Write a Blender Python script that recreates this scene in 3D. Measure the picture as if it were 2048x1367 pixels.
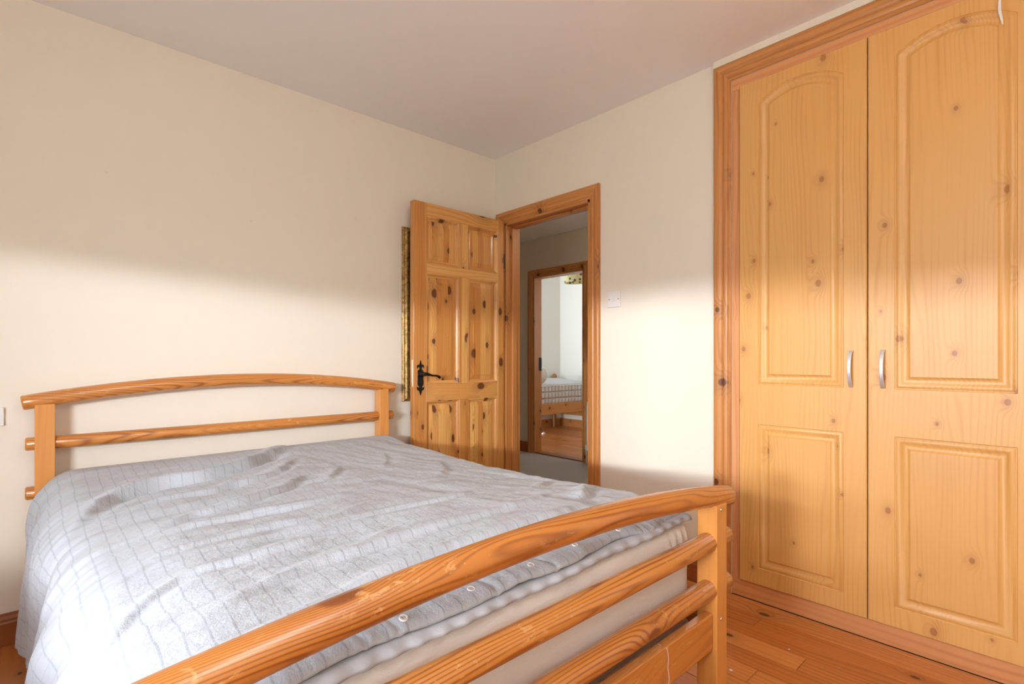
import bpy, bmesh, math, random
import numpy as np
from mathutils import Vector, Matrix
random.seed(7); rng = np.random.RandomState(7)
S = bpy.context.scene
for o in list(bpy.data.objects): bpy.data.objects.remove(o)

# ------------------------------------------------------------------ camera
YAW = math.radians(47.257)
cam_d = bpy.data.cameras.new('camera'); cam = bpy.data.objects.new('camera', cam_d); S.collection.objects.link(cam)
cam.location = (-2.338, -2.7056, 1.068)
cam.rotation_euler = (math.pi/2, 0, YAW - math.pi/2)
cam_d.sensor_width = 36; cam_d.lens = 1035.1/2048*36
cam_d.shift_y = (717-683.5)/2048
cam_d.clip_start = 0.02
S.camera = cam

# ------------------------------------------------------------------ world and light
W = bpy.data.worlds.new('sky'); S.world = W; W.use_nodes = True
bg = W.node_tree.nodes['Background']
bg.inputs[0].default_value = (0.68, 0.83, 1.0, 1); bg.inputs[1].default_value = 9.5

def area(name, loc, rot, sx, sy, power, col, spread=180):
    l = bpy.data.lights.new(name, 'AREA'); l.shape = 'RECTANGLE'; l.size = sx; l.size_y = sy
    l.energy = power; l.color = col; l.spread = math.radians(spread)
    o = bpy.data.objects.new(name, l); S.collection.objects.link(o); o.location = loc; o.rotation_euler = rot
    return o
PI = math.pi
# bright low sky beyond the window (daylight), far outside the house on the window side
lo = area('low_sky_daylight', (-9.4, -10.0, 2.66), (0, 0, 0), 22, .5, 11500, (.93, 0.965, 1.0))
lo.rotation_euler = (PI/2, 0, math.atan2(10.0-2.0, 9.4-3.3)-PI/2)
area('low_sky_daylight_side', (-12.5, 2.0, 2.62), (0, -PI/2, 0), .5, 12, 3100, (.93, 0.965, 1.0))
# daylight of the far bedroom's own window
area('far_bedroom_daylight', (3.3, 0.02, 1.55), (PI/2, 0, 0), .9, 1.2, 7.5, (1.0, 0.95, 0.88))
def portal(name, loc, rot, sx, sy):
    o = area(name, loc, rot, sx, sy, 1, (1, 1, 1)); o.data.cycles.is_portal = True
portal('window_portal', (-3.43, -2.075, 1.10), (0, -PI/2, 0), 1.0, 1.0)
# unseen fill light added behind the camera to brighten the room
rl = bpy.data.lights.new('room_fill_light', 'POINT'); rl.energy = 30; rl.color = (1.0, .97, .93); rl.shadow_soft_size = .30
ro = bpy.data.objects.new('room_fill_light', rl); S.collection.objects.link(ro); ro.location = (-1.9, -3.0, 1.95)
# unseen fill light added to brighten the landing
pl = bpy.data.lights.new('landing_fill_light', 'POINT'); pl.energy = 9; pl.color = (1.0, .89, .76); pl.shadow_soft_size = .06
po = bpy.data.objects.new('landing_fill_light', pl); S.collection.objects.link(po); po.location = (0.95, -0.6, 2.1)

S.view_settings.view_transform = 'Standard'; S.view_settings.look = 'None'
S.view_settings.exposure = -0.14; S.view_settings.gamma = 1.0
S.view_settings.use_curve_mapping = False
S.cycles.use_denoising = True
S.cycles.max_bounces = 10; S.cycles.diffuse_bounces = 7; S.cycles.glossy_bounces = 4
S.cycles.sample_clamp_indirect = 8

# ------------------------------------------------------------------ helpers
WO = {}
def link(o, parent=None, wo=None):
    S.collection.objects.link(o)
    WO[o.name] = Vector(wo)
    if parent is not None:
        o.parent = parent; o.location = Vector(wo) - WO[parent.name]
    else: o.location = wo
    return o
def thing(name, loc, label=None, cat=None, group=None, kind=None):
    return tag(link(bpy.data.objects.new(name, None), None, loc), label, cat, group, kind)
def tag(o, label=None, cat=None, group=None, kind=None):
    if label: o['label'] = label
    if cat: o['category'] = cat
    if group: o['group'] = group
    if kind: o['kind'] = kind
    return o
def mk(name, V, F, m, parent=None, smooth=False, uv=None, origin=None):
    V = np.asarray(V, float)
    c = (V.min(0)+V.max(0))/2 if origin is None else np.asarray(origin, float)
    me = bpy.data.meshes.new(name); me.from_pydata((V-c).tolist(), [], [tuple(int(i) for i in f) for f in F]); me.update()
    bm = bmesh.new(); bm.from_mesh(me); bmesh.ops.recalc_face_normals(bm, faces=bm.faces); bm.to_mesh(me); bm.free()
    if smooth:
        me.polygons.foreach_set('use_smooth', [True]*len(me.polygons))
        if smooth != 'all': me.set_sharp_from_angle(angle=math.radians(35))
    if uv is not None:
        ul = me.uv_layers.new(name='UVMap')
        idx = np.empty(len(me.loops), int); me.loops.foreach_get('vertex_index', idx)
        ul.data.foreach_set('uv', np.asarray(uv)[idx].ravel())
    me.materials.append(m)
    return link(bpy.data.objects.new(name, me), parent, c)
def from_bm(name, bm, m, parent=None, smooth=False):
    bm.verts.ensure_lookup_table(); bm.verts.index_update()
    V = [v.co[:] for v in bm.verts]; F = [[v.index for v in f.verts] for f in bm.faces]; bm.free()
    return mk(name, V, F, m, parent, smooth)
def bm_box(bm, lo, hi, bev=0.0, seg=1):
    lo = Vector(lo); hi = Vector(hi)
    lo, hi = Vector(map(min, zip(lo, hi))), Vector(map(max, zip(lo, hi)))
    r = bmesh.ops.create_cube(bm, size=1, matrix=Matrix.Translation((lo+hi)/2) @ Matrix.Diagonal((*(hi-lo), 1)))
    if bev:
        ed = list({e for v in r['verts'] for e in v.link_edges})
        bmesh.ops.bevel(bm, geom=ed, offset=bev, segments=seg, affect='EDGES', profile=.5)
def box(name, lo, hi, m, parent=None, bev=0.0, seg=1, smooth=False):
    bm = bmesh.new(); bm_box(bm, lo, hi, bev, seg)
    return from_bm(name, bm, m, parent, smooth)
def tube_data(P, R, n=20, cap=True, roundcap=0.0):
    P = [Vector(p) for p in P]
    if not hasattr(R, '__len__'): R = [R]*len(P)
    R = list(R)
    if roundcap:
        d0 = (P[0]-P[1]).normalized(); d1 = (P[-1]-P[-2]).normalized(); r = roundcap
        P = [P[0]+d0*0, P[0]-d0*r*.4, P[0]-d0*r] + P[1:-1] + [P[-1]-d1*r, P[-1]-d1*r*.4, P[-1]]
        R = [R[0]-r, R[0]-r*.35, R[0]] + R[1:-1] + [R[-1], R[-1]-r*.35, R[-1]-r]
    V = []; F = []; up = Vector((0, 0, 1))
    T0 = (P[1]-P[0]).normalized()
    if abs(T0.dot(up)) > .9: up = Vector((0, 1, 0))
    N = (up - T0*up.dot(T0)).normalized()
    for i, p in enumerate(P):
        T = ((P[min(i+1, len(P)-1)]-p).normalized() + (p-P[max(i-1, 0)]).normalized()).normalized()
        N = (N - T*N.dot(T)).normalized(); B = T.cross(N)
        for k in range(n):
            a = 2*PI*k/n; V.append(p + (N*math.cos(a)+B*math.sin(a))*R[i])
    for i in range(len(P)-1):
        for k in range(n):
            F.append((i*n+k, i*n+(k+1) % n, (i+1)*n+(k+1) % n, (i+1)*n+k))
    if cap: F.append(tuple(range(n))); F.append(tuple(range(len(P)*n-n, len(P)*n)))
    return [tuple(v) for v in V], F
def tube(name, P, R, m, parent=None, n=20, roundcap=0.0):
    V, F = tube_data(P, R, n, True, roundcap)
    return mk(name, V, F, m, parent, True)
def merge(parts):
    V = []; F = []
    for v, f in parts:
        o = len(V); V += [tuple(x) for x in v]; F += [tuple(i+o for i in q) for q in f]
    return V, F
def lathe_data(prof, c, axis='Z', n=24):
    V = []; F = []
    for r, h in prof:
        for k in range(n):
            a = 2*PI*k/n; x, y = r*math.cos(a), r*math.sin(a)
            V.append({'Z': (c[0]+x, c[1]+y, c[2]+h), 'Y': (c[0]+x, c[1]+h, c[2]+y), 'X': (c[0]+h, c[1]+x, c[2]+y)}[axis])
    for i in range(len(prof)-1):
        for k in range(n): F.append((i*n+k, i*n+(k+1) % n, (i+1)*n+(k+1) % n, (i+1)*n+k))
    F.append(tuple(range(n))); F.append(tuple(range((len(prof)-1)*n, len(prof)*n)))
    return V, F

# ------------------------------------------------------------------ materials
class NT:
    def __init__(s, name):
        s.m = bpy.data.materials.new(name); s.m.use_nodes = True; s.t = s.m.node_tree; s.N = s.t.nodes
        s.b = s.N['Principled BSDF']
    def n(s, typ, **kw):
        x = s.N.new(typ)
        for k, v in kw.items(): setattr(x, k, v)
        return x
    def put(s, sock, v):
        if isinstance(v, bpy.types.NodeSocket): s.t.links.new(v, sock)
        elif v is not None: sock.default_value = v
    def math(s, op, a, b=None, c=None, clamp=False):
        x = s.n('ShaderNodeMath', operation=op, use_clamp=clamp)
        for i, v in enumerate((a, b, c)):
            if v is not None: s.put(x.inputs[i], v)
        return x.outputs[0]
    def noise(s, vec, scale, detail=2, rough=.5, dist=0):
        x = s.n('ShaderNodeTexNoise'); s.put(x.inputs['Vector'], vec)
        x.inputs['Scale'].default_value = scale; x.inputs['Detail'].default_value = detail
        x.inputs['Roughness'].default_value = rough; x.inputs['Distortion'].default_value = dist
        return x.outputs[0]
    def comb(s, a, b, c):
        x = s.n('ShaderNodeCombineXYZ')
        for i, v in enumerate((a, b, c)): s.put(x.inputs[i], v)
        return x.outputs[0]
    def mix(s, f, a, b, mode='MIX'):
        x = s.n('ShaderNodeMix', data_type='RGBA', blend_type=mode)
        s.put(x.inputs['Factor'], f)
        for k, v in (('A', a), ('B', b)):
            so = [i for i in x.inputs if i.name == k and i.type == 'RGBA'][0]
            if isinstance(v, tuple) and len(v) == 3: v = (*v, 1)
            s.put(so, v)
        return [o for o in x.outputs if o.type == 'RGBA'][0]
    def ss(s, v, a, b, o0=0.0, o1=1.0):
        x = s.n('ShaderNodeMapRange', interpolation_type='SMOOTHSTEP'); s.put(x.inputs[0], v)
        x.inputs[1].default_value = a; x.inputs[2].default_value = b
        x.inputs[3].default_value = o0; x.inputs[4].default_value = o1
        return x.outputs[0]
    def bump(s, h, strength, dist=.001):
        x = s.n('ShaderNodeBump'); x.inputs['Strength'].default_value = strength; x.inputs['Distance'].default_value = dist
        s.put(x.inputs['Height'], h); s.put(s.b.inputs['Normal'], x.outputs[0])
    def set(s, col=None, rough=None, metal=None, coat=None, coatr=None, spec=None, sheen=None):
        if isinstance(col, tuple): col = (*col[:3], 1)
        s.put(s.b.inputs['Base Color'], col); s.put(s.b.inputs['Roughness'], rough); s.put(s.b.inputs['Metallic'], metal)
        s.put(s.b.inputs['Coat Weight'], coat); s.put(s.b.inputs['Coat Roughness'], coatr)
        s.put(s.b.inputs['Specular IOR Level'], spec); s.put(s.b.inputs['Sheen Weight'], sheen)
        return s.m

def srgb(r, g, b):
    f = lambda c: (c/255/12.92 if c <= 10 else ((c/255+.055)/1.055)**2.4)
    return (f(r), f(g), f(b))

WC = {}
def wood(kind, axis='Z'):
    if (kind, axis) in WC: return WC[(kind, axis)]
    P = dict(
        #           light            dark(late)        knot           ringf  warp  knotscale thr  knotr  strip  tintamp rough coat coatr fine
        door=dict(a=srgb(228, 176, 104), b=srgb(198, 134, 60), k=srgb(88, 32, 10), rf=55, warp=3.2, ks=9, thr=.45, kr=.15, strip=.042, tint=.62, rough=.42, coat=.35, cr=.22, wear=0),
        trim=dict(a=srgb(204, 142, 78), b=srgb(166, 100, 46), k=srgb(84, 34, 12), rf=60, warp=2.2, ks=8, thr=.6, kr=.11, strip=0, tint=.25, rough=.45, coat=.3, cr=.25, wear=0),
        pink=dict(a=srgb(222, 160, 106), b=srgb(204, 136, 82), k=srgb(150, 84, 48), rf=40, warp=2.5, ks=6, thr=.62, kr=.10, strip=0, tint=.1, rough=.5, coat=.15, cr=.3, wear=0),
        laminate=dict(a=srgb(222, 170, 98), b=srgb(204, 143, 70), k=srgb(158, 96, 46), rf=70, warp=5.0, ks=7.5, thr=.45, kr=.06, strip=0, tint=.06, rough=.42, coat=.25, cr=.42, wear=0),
        bed=dict(a=srgb(208, 138, 66), b=srgb(146, 80, 30), k=srgb(120, 60, 20), rf=95, warp=16, ks=3.0, thr=.7, kr=.09, strip=0, tint=.25, rough=.34, coat=.55, cr=.16, wear=.55),
        bedpost=dict(a=srgb(216, 150, 76), b=srgb(192, 118, 48), k=srgb(130, 62, 20), rf=50, warp=7, ks=3.0, thr=.85, kr=.10, strip=0, tint=.2, rough=.36, coat=.5, cr=.2, wear=0),
        floor=dict(a=srgb(208, 138, 72), b=srgb(174, 102, 46), k=srgb(70, 28, 10), rf=42, warp=3, ks=8, thr=.62, kr=.10, strip=0, tint=.5, rough=.36, coat=.3, cr=.22, wear=.15),
        skirt=dict(a=srgb(150, 84, 36), b=srgb(116, 58, 22), k=srgb(60, 24, 8), rf=50, warp=2, ks=6, thr=.75, kr=.1, strip=0, tint=.1, rough=.45, coat=.2, cr=.3, wear=0),
    )[kind]
    t = NT('wood_%s_%s' % (kind, axis.lower()))
    tc = t.n('ShaderNodeTexCoord'); sp = t.n('ShaderNodeSeparateXYZ'); t.put(sp.inputs[0], tc.outputs['Object'])
    oi = t.n('ShaderNodeObjectInfo'); rnd = oi.outputs['Random']
    X, Y, Z = sp.outputs
    u, v, w = {'Z': (X, Y, Z), 'X': (Y, Z, X), 'Y': (X, Z, Y)}[axis]
    u = t.math('ADD', u, t.math('MULTIPLY', rnd, 7.3)); w = t.math('ADD', w, t.math('MULTIPLY', rnd, 31.7)); v = t.math('ADD', v, t.math('MULTIPLY', rnd, 3.1))
    uv = t.math('ADD', u, t.math('MULTIPLY', v, .83))
    tint = None
    if P['strip']:
        sid = t.math('FLOOR', t.math('DIVIDE', u, P['strip'])); wn = t.n('ShaderNodeTexWhiteNoise', noise_dimensions='1D'); t.put(wn.inputs['W'], sid)
        tint = wn.outputs[0]; w = t.math('ADD', w, t.math('MULTIPLY', tint, 9.0))
    kv = t.comb(t.math('MULTIPLY', uv, 1.0), t.math('MULTIPLY', w, .60), 0.0)
    vo = t.n('ShaderNodeTexVoronoi', voronoi_dimensions='2D', feature='F1'); t.put(vo.inputs['Vector'], kv); vo.inputs['Scale'].default_value = P['ks']
    d = vo.outputs['Distance']; sc = t.n('ShaderNodeSeparateColor'); t.put(sc.inputs[0], vo.outputs['Color'])
    has = t.math('GREATER_THAN', sc.outputs[0], P['thr'])
    kr = t.math('MULTIPLY', t.math('MULTIPLY_ADD', sc.outputs[1], .8, .35), P['kr'])
    dn = t.math('DIVIDE', d, kr)
    knot = t.math('MULTIPLY', t.ss(dn, 1.15, .75), has)
    halo = t.math('MULTIPLY', t.math('POWER', 2.718, t.math('MULTIPLY', t.math('MULTIPLY', dn, dn), -.16)), has)
    low = t.noise(t.comb(u, v, t.math('MULTIPLY', w, .13)), 7.0, 1.5, .5)
    ring = t.math('MULTIPLY', uv, P['rf'])
    ring = t.math('MULTIPLY_ADD', low, P['warp']*1.6, ring)
    ring = t.math('MULTIPLY_ADD', halo, 2.6, ring)
    sn = t.math('SINE', t.math('MULTIPLY', ring, 2*PI))
    late = t.math('POWER', t.math('MULTIPLY_ADD', sn, .5, .5), 2.8)
    fine = t.noise(t.comb(t.math('MULTIPLY', u, 1.0), v, t.math('MULTIPLY', w, .03)), 260, 2, .6)
    mid = t.noise(t.comb(u, v, t.math('MULTIPLY', w, .08)), 22, 2, .5)
    late = t.math('MULTIPLY', late, t.ss(t.noise(t.comb(u, v, t.math('MULTIPLY', w, .3)), 5, 1), .3, .6, .35, 1.15))
    lf = t.math('MULTIPLY', late, {'laminate': .38, 'bed': .75, 'bedpost': .3, 'door': .45}.get(kind, .6))
    lf = t.math('ADD', lf, t.math('MULTIPLY_ADD', mid, .7, -.35)); lf = t.math('ADD', lf, t.math('MULTIPLY_ADD', fine, .4, -.2), clamp=True)
    col = t.mix(lf, P['a'], P['b'])
    rv = tint if tint is not None else rnd
    dark = t.mix(1.0, col, (.76, .58, .40), 'MULTIPLY')
    col = t.mix(t.math('MULTIPLY', rv, P['tint']*1.9), col, dark)
    col = t.mix(t.math('MULTIPLY', halo, .30), col, P['k'])
    col = t.mix(t.math('MULTIPLY', knot, .72 if kind == 'laminate' else .88), col, P['k'])
    rough = P['rough']
    if P['wear']:
        wv = t.noise(t.comb(u, t.math('MULTIPLY', v, 1.0), t.math('MULTIPLY', w, .5)), 60, 4, .7, .6)
        big = t.noise(t.comb(u, v, w), 4.0, 1)
        wm = t.math('MULTIPLY', t.ss(wv, .56, .66), t.ss(big, .42, .58)); wm = t.math('MULTIPLY', wm, P['wear'])
        col = t.mix(wm, col, srgb(226, 178, 116)); rough = t.math('MULTIPLY_ADD', wm, .4, P['rough'])
    t.bump(t.math('SUBTRACT', fine, t.math('MULTIPLY', late, .5)), .10, .0006)
    WC[(kind, axis)] = t.set(col, rough, coat=P['coat'], coatr=P['cr'])
    return WC[(kind, axis)]

def plain(name, col, rough=.5, metal=0.0, bumps=None, coat=None):
    t = NT(name)
    tc = t.n('ShaderNodeTexCoord').outputs['Object']
    n = t.noise(tc, 3.0, 3, .6)
    c = t.mix(t.math('MULTIPLY', n, .12), col, tuple(x*.86 for x in col))
    if bumps: t.bump(t.noise(tc, bumps[0], 4, .65), bumps[1], bumps[2])
    return t.set(c, rough, metal, coat=coat)

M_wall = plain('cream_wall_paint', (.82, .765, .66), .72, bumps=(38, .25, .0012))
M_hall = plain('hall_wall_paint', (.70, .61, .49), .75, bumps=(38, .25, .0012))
M_far = plain('far_room_wall_paint', (.78, .76, .69), .75, bumps=(38, .25, .0012))
M_ceil = plain('white_ceiling_paint', (.88, .875, .875), .8, bumps=(50, .25, .001))
M_white = plain('white_plastic', (.82, .81, .80), .3)
M_grey = plain('screw_grey', (.25, .24, .23), .35, .8)
M_iron = plain('black_iron', (.012, .013, .014), .38, .6, bumps=(220, .6, .0008))
M_steel = plain('satin_steel', (.66, .67, .70), .40, .55)
M_brass = plain('brass_latch', (.86, .74, .50), .28, 1.0)
M_filler = plain('caulk_filler', (.80, .74, .62), .8)
M_dark = plain('dark_gap', (.05, .035, .02), .8)
M_carpet = plain('grey_carpet', (.50, .465, .445), .95, bumps=(400, .8, .003))
M_ground = plain('pale_bounce_ground', (.50, .48, .45), .9)  # unseen ground, made pale to bounce daylight onto the ceiling
M_screw = plain('bolt_metal', (.70, .60, .44), .35, 1.0)
M_rad = plain('radiator_enamel', (.80, .80, .76), .35)
M_knob = plain('turned_knob_wood', srgb(150, 100, 50), .4)

def gilt():
    t = NT('gilt'); tc = t.n('ShaderNodeTexCoord').outputs['Object']
    n = t.ss(t.noise(tc, 40, 4, .7), .35, .62)
    t.bump(t.noise(tc, 160, 3, .6), .5, .001)
    return t.set(t.mix(n, srgb(128, 100, 56), srgb(196, 162, 106)), .36, .75)
M_gilt = gilt()

def fabric(name, col, linecol, px, py, lw, rough=.9, fine=700):
    """woven cloth with a raised thread grid (UV in metres)"""
    t = NT(name); uvn = t.n('ShaderNodeUVMap').outputs[0]; sp = t.n('ShaderNodeSeparateXYZ'); t.put(sp.inputs[0], uvn)
    wob = t.noise(uvn, 9, 2); X = t.math('MULTIPLY_ADD', wob, .010, sp.outputs[0]); Y = t.math('MULTIPLY_ADD', wob, .010, sp.outputs[1])
    def line(c, p):
        f = t.math('ABSOLUTE', t.math('SUBTRACT', t.math('FRACT', t.math('DIVIDE', c, p)), .5))
        return t.ss(f, .5-lw/p, .5-lw/p*.25)
    lx = line(X, px); ly = line(Y, py)
    brk = t.ss(t.noise(uvn, 70, 2, .6), .30, .5)
    g = t.math('MULTIPLY', t.math('MAXIMUM', lx, t.math('MULTIPLY', ly, .5)), t.math('MULTIPLY_ADD', brk, .6, .4))
    rib = t.noise(t.comb(t.math('MULTIPLY', sp.outputs[0], .25), sp.outputs[1], 0), fine, 2, .6)
    cr = t.noise(uvn, 60, 4, .65)
    c = t.mix(t.math('MULTIPLY', g, .62), col, linecol)
    c = t.mix(t.math('MULTIPLY_ADD', rib, .30, -.05), c, tuple(x*.88 for x in col))
    h = t.math('ADD', t.math('MULTIPLY', g, .12), t.math('ADD', t.math('MULTIPLY', cr, 1.5), t.math('MULTIPLY', rib, .25)))
    t.bump(h, .7, .0022)
    return t.set(c, rough, sheen=.15, spec=.2)
M_duvet = fabric('grey_grid_cotton', (.455, .48, .53), (.29, .31, .36), .036, .048, .0030)
def cloth(name, col, bs=18, bd=.004, amt=.6):
    t = NT(name); tc = t.n('ShaderNodeTexCoord').outputs['Object']; sp = t.n('ShaderNodeSeparateXYZ'); t.put(sp.inputs[0], tc)
    a = t.noise(t.comb(sp.outputs[0], sp.outputs[1], t.math('MULTIPLY', sp.outputs[2], 2.2)), bs, 4, .6, .8)
    b = t.noise(tc, 900, 2, .6)
    t.bump(t.math('ADD', a, t.math('MULTIPLY', b, .12)), amt, bd)
    return t.set(t.mix(t.math('MULTIPLY', a, .25), col, tuple(x*.85 for x in col)), .85, sheen=.1, spec=.2)
M_sheet = cloth('cream_cotton_sheet', (.80, .76, .70), 14, .006, .7)
M_under = cloth('plain_grey_cotton', (.47, .485, .53), 26, .004, .6)
M_matt = cloth('beige_mattress_ticking', (.66, .58, .47), 30, .004, .6)
def piping():
    t = NT('white_ribbed_piping'); tc = t.n('ShaderNodeTexCoord').outputs['Object']; sp = t.n('ShaderNodeSeparateXYZ'); t.put(sp.inputs[0], tc)
    s = t.math('MULTIPLY_ADD', t.math('SINE', t.math('MULTIPLY', t.math('ADD', sp.outputs[0], sp.outputs[1]), 1050)), .5, .5)
    t.bump(s, .8, .002); return t.set(t.mix(s, srgb(176, 172, 160), srgb(232, 228, 218)), .8)
M_pipe = piping()
def quilt():
    t = NT('white_quilted_ticking'); tc = t.n('ShaderNodeTexCoord').outputs['Object']; sp = t.n('ShaderNodeSeparateXYZ'); t.put(sp.inputs[0], tc)
    f = lambda c, p: t.math('ABSOLUTE', t.math('SINE', t.math('MULTIPLY', c, PI/p)))
    h = t.math('MULTIPLY', t.ss(f(sp.outputs[0], .07), 0, .5), t.ss(f(sp.outputs[2], .09), 0, .5))
    t.bump(h, 1.0, .02); return t.set(t.mix(h, (.64, .62, .60), (.72, .71, .70)), .85)
M_quilt = quilt()
def shade_mat():
    t = NT('cream_shade_dark_flowers'); uv = t.n('ShaderNodeUVMap').outputs[0]
    vo = t.n('ShaderNodeTexVoronoi', voronoi_dimensions='2D'); t.put(vo.inputs['Vector'], uv); vo.inputs['Scale'].default_value = 11; vo.inputs['Randomness'].default_value = .55
    vv = t.n('ShaderNodeVectorMath', operation='SUBTRACT'); t.put(vv.inputs[0], uv); t.put(vv.inputs[1], vo.outputs['Position'])
    sp = t.n('ShaderNodeSeparateXYZ'); t.put(sp.inputs[0], vv.outputs[0])
    ang = t.math('ARCTAN2', sp.outputs[1], sp.outputs[0])
    pet = t.math('MULTIPLY_ADD', t.math('ABSOLUTE', t.math('SINE', t.math('MULTIPLY', ang, 2.5))), .16, .08)
    fl = t.math('LESS_THAN', vo.outputs['Distance'], pet)
    t.put(t.b.inputs['Subsurface Weight'], 0.0)
    return t.set(t.mix(fl, srgb(226, 214, 160), srgb(70, 62, 40)), .8)
M_shade = shade_mat()

# ------------------------------------------------------------------ room shell
H = 2.44
T = .12
XW, YB = -3.30, -3.45            # window wall, wall behind the camera
OY0, OY1, OZ = -.100, -.842, 1.985   # doorway 1 in wall_right
WY0, WY1, WZ = -1.651, -2.90, 2.335  # wardrobe opening
def wall(name, boxes, m):
    bm = bmesh.new()
    for lo, hi in boxes: bm_box(bm, lo, hi)
    return tag(from_bm(name, bm, m), kind='structure')
wb = wall('wall_back', [((XW-T, 0, -.1), (0.0, T, H))], M_wall)
wall('wall_right', [((0, OY0, 0), (T, T, H)), ((0, OY1, OZ), (T, OY0, H)), ((0, WY0, 0), (T, OY1, H)),
                    ((0, WY1, WZ), (T, WY0, H)), ((0, YB-T, 0), (T, WY1, H))], M_wall)
WIN = (-1.58, -2.57, .66, 1.66, 2.10)  # window y0,y1, sill, blind bottom, head
wall('wall_left', [((XW-T, WIN[0], 0), (XW, 0, H)), ((XW-T, YB-T, 0), (XW, WIN[1], H)),
                   ((XW-T, WIN[1], 0), (XW, WIN[0], WIN[2])), ((XW-T, WIN[1], WIN[4]), (XW, WIN[0], H))], M_wall)
wall('wall_front', [((XW, YB-T, 0), (0, YB, H))], M_wall)
wall('ceiling', [((XW-T, YB-T, H), (T, T, H+.1))], M_ceil)
# wall plugs left in the plaster
for x, z in ((-2.117, 1.84), (-1.561, 1.741), (-1.02, 1.85)):
    V, F = lathe_data([(.007, 0), (.007, -.002), (.003, -.003)], (x, -.0002, z), 'Y', 12)
    mk('wall_plug', V, F, M_filler, wb)
# hall and far bedroom
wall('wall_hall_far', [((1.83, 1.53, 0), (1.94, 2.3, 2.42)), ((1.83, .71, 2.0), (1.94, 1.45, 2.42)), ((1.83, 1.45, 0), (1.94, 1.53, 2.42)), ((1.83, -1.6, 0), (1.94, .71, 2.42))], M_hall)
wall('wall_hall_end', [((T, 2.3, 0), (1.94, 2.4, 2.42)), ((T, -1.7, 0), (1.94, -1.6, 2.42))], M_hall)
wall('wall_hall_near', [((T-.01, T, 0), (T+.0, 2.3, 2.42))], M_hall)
wall('ceiling_hall', [((T, -1.7, 2.42), (1.94, 2.4, 2.5))], M_ceil)
wall('wall_far_bedroom_left', [((1.94, 2.90, 0), (3.99, 3.0, 2.44))], M_far)
wall('wall_far_bedroom_end', [((3.90, -.1, 0), (4.0, 2.90, 2.44))], M_far)
wall('wall_far_bedroom_right', [((1.94, -.1, 0), (3.90, 0, 2.44))], M_far)
wall('ceiling_far_bedroom', [((1.83, -.1, 2.44), (4.0, 3.0, 2.52))], M_ceil)
wall('ground', [((-30, -25, -.45), (-3.6, 22, -.40))], M_ground)

# floor with planks running along Y
fl = wall('floor', [((XW-T, YB-T, -.10), (.62, T, -.022))], M_dark)
pw = .0962
def planks(parent, x0, x1, y0, y1, cuts, seed):
    r = random.Random(seed); x = x0
    while x < x1-.01:
        xe = min(x+pw, x1); ys = [y0] + sorted(cuts(r)) + [y1]
        for a, b in zip(ys[:-1], ys[1:]):
            if b-a < .03: continue
            dz = r.uniform(-.0006, .0)
            bm = bmesh.new(); bm_box(bm, (x+.0009, a+.0008, -.022), (xe-.0009, b-.0008, dz))
            top = [e for e in bm.edges if all(v.co.z > -.01 for v in e.verts)]
            bmesh.ops.bevel(bm, geom=top, offset=.0012, segments=1, affect='EDGES')
            from_bm('plank', bm, wood('floor', 'Y'), parent)
        x = xe
planks(fl, XW, 0.0, YB, 0, lambda r: [r.uniform(-2.9, -1.7), r.uniform(-1.3, -.4)], 3)
f2 = wall('floor_far_bedroom', [((1.94, 0, -.10), (3.9, 2.9, -.022))], M_dark)
planks(f2, 1.94, 3.9, 0, 2.9, lambda r: [r.uniform(.5, 2.4)], 5)
wall('floor_hall', [((0.0, -.85, -.1), (T, -.09, 0)), ((T, -1.6, -.10), (1.93, 2.3, 0.0))], M_carpet)
box('trim_1', (1.83, .71, 0), (1.945, 1.45, .012), wood('skirt', 'Y'), None, .003)['kind'] = 'structure'

# skirting
def skirting(name, a, b, side, h=.118, m='skirt'):
    """a,b end points (x,y); side = unit normal into the room"""
    prof = [(0, 0), (.018, 0), (.018, h-.035), (.014, h-.028), (.014, h-.020), (.008, h-.010), (.006, h), (0, h)]
    V = []; F = []; n = len(prof)
    for p in (a, b):
        for d, z in prof: V.append((p[0]+side[0]*d, p[1]+side[1]*d, z))
    for i in range(n): F.append((i, (i+1) % n, n+(i+1) % n, n+i))
    F += [tuple(range(n)), tuple(range(n, 2*n))]
    ax = 'X' if abs(a[0]-b[0]) > abs(a[1]-b[1]) else 'Y'
    return tag(mk(name, V, F, wood(m, ax)), kind='structure')
skirting('baseboard_back', (XW, 0), (0, 0), (0, -1))
skirting('baseboard_left', (XW, 0), (XW, YB), (1, 0))
skirting('baseboard_right', (0, -.92), (0, -1.57), (-1, 0))
skirting('baseboard_front', (XW, YB), (0, YB), (0, 1))
skirting('baseboard_hall', (1.83, 1.53), (1.83, 2.3), (-1, 0))
skirting('baseboard_far_left', (1.94, 2.9), (3.9, 2.9), (0, -1), m='trim')
skirting('baseboard_far_end', (3.9, 0), (3.9, 2.9), (-1, 0), m='trim')
skirting('baseboard_hall_end', (T, 2.3), (1.83, 2.3), (0, -1))

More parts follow.
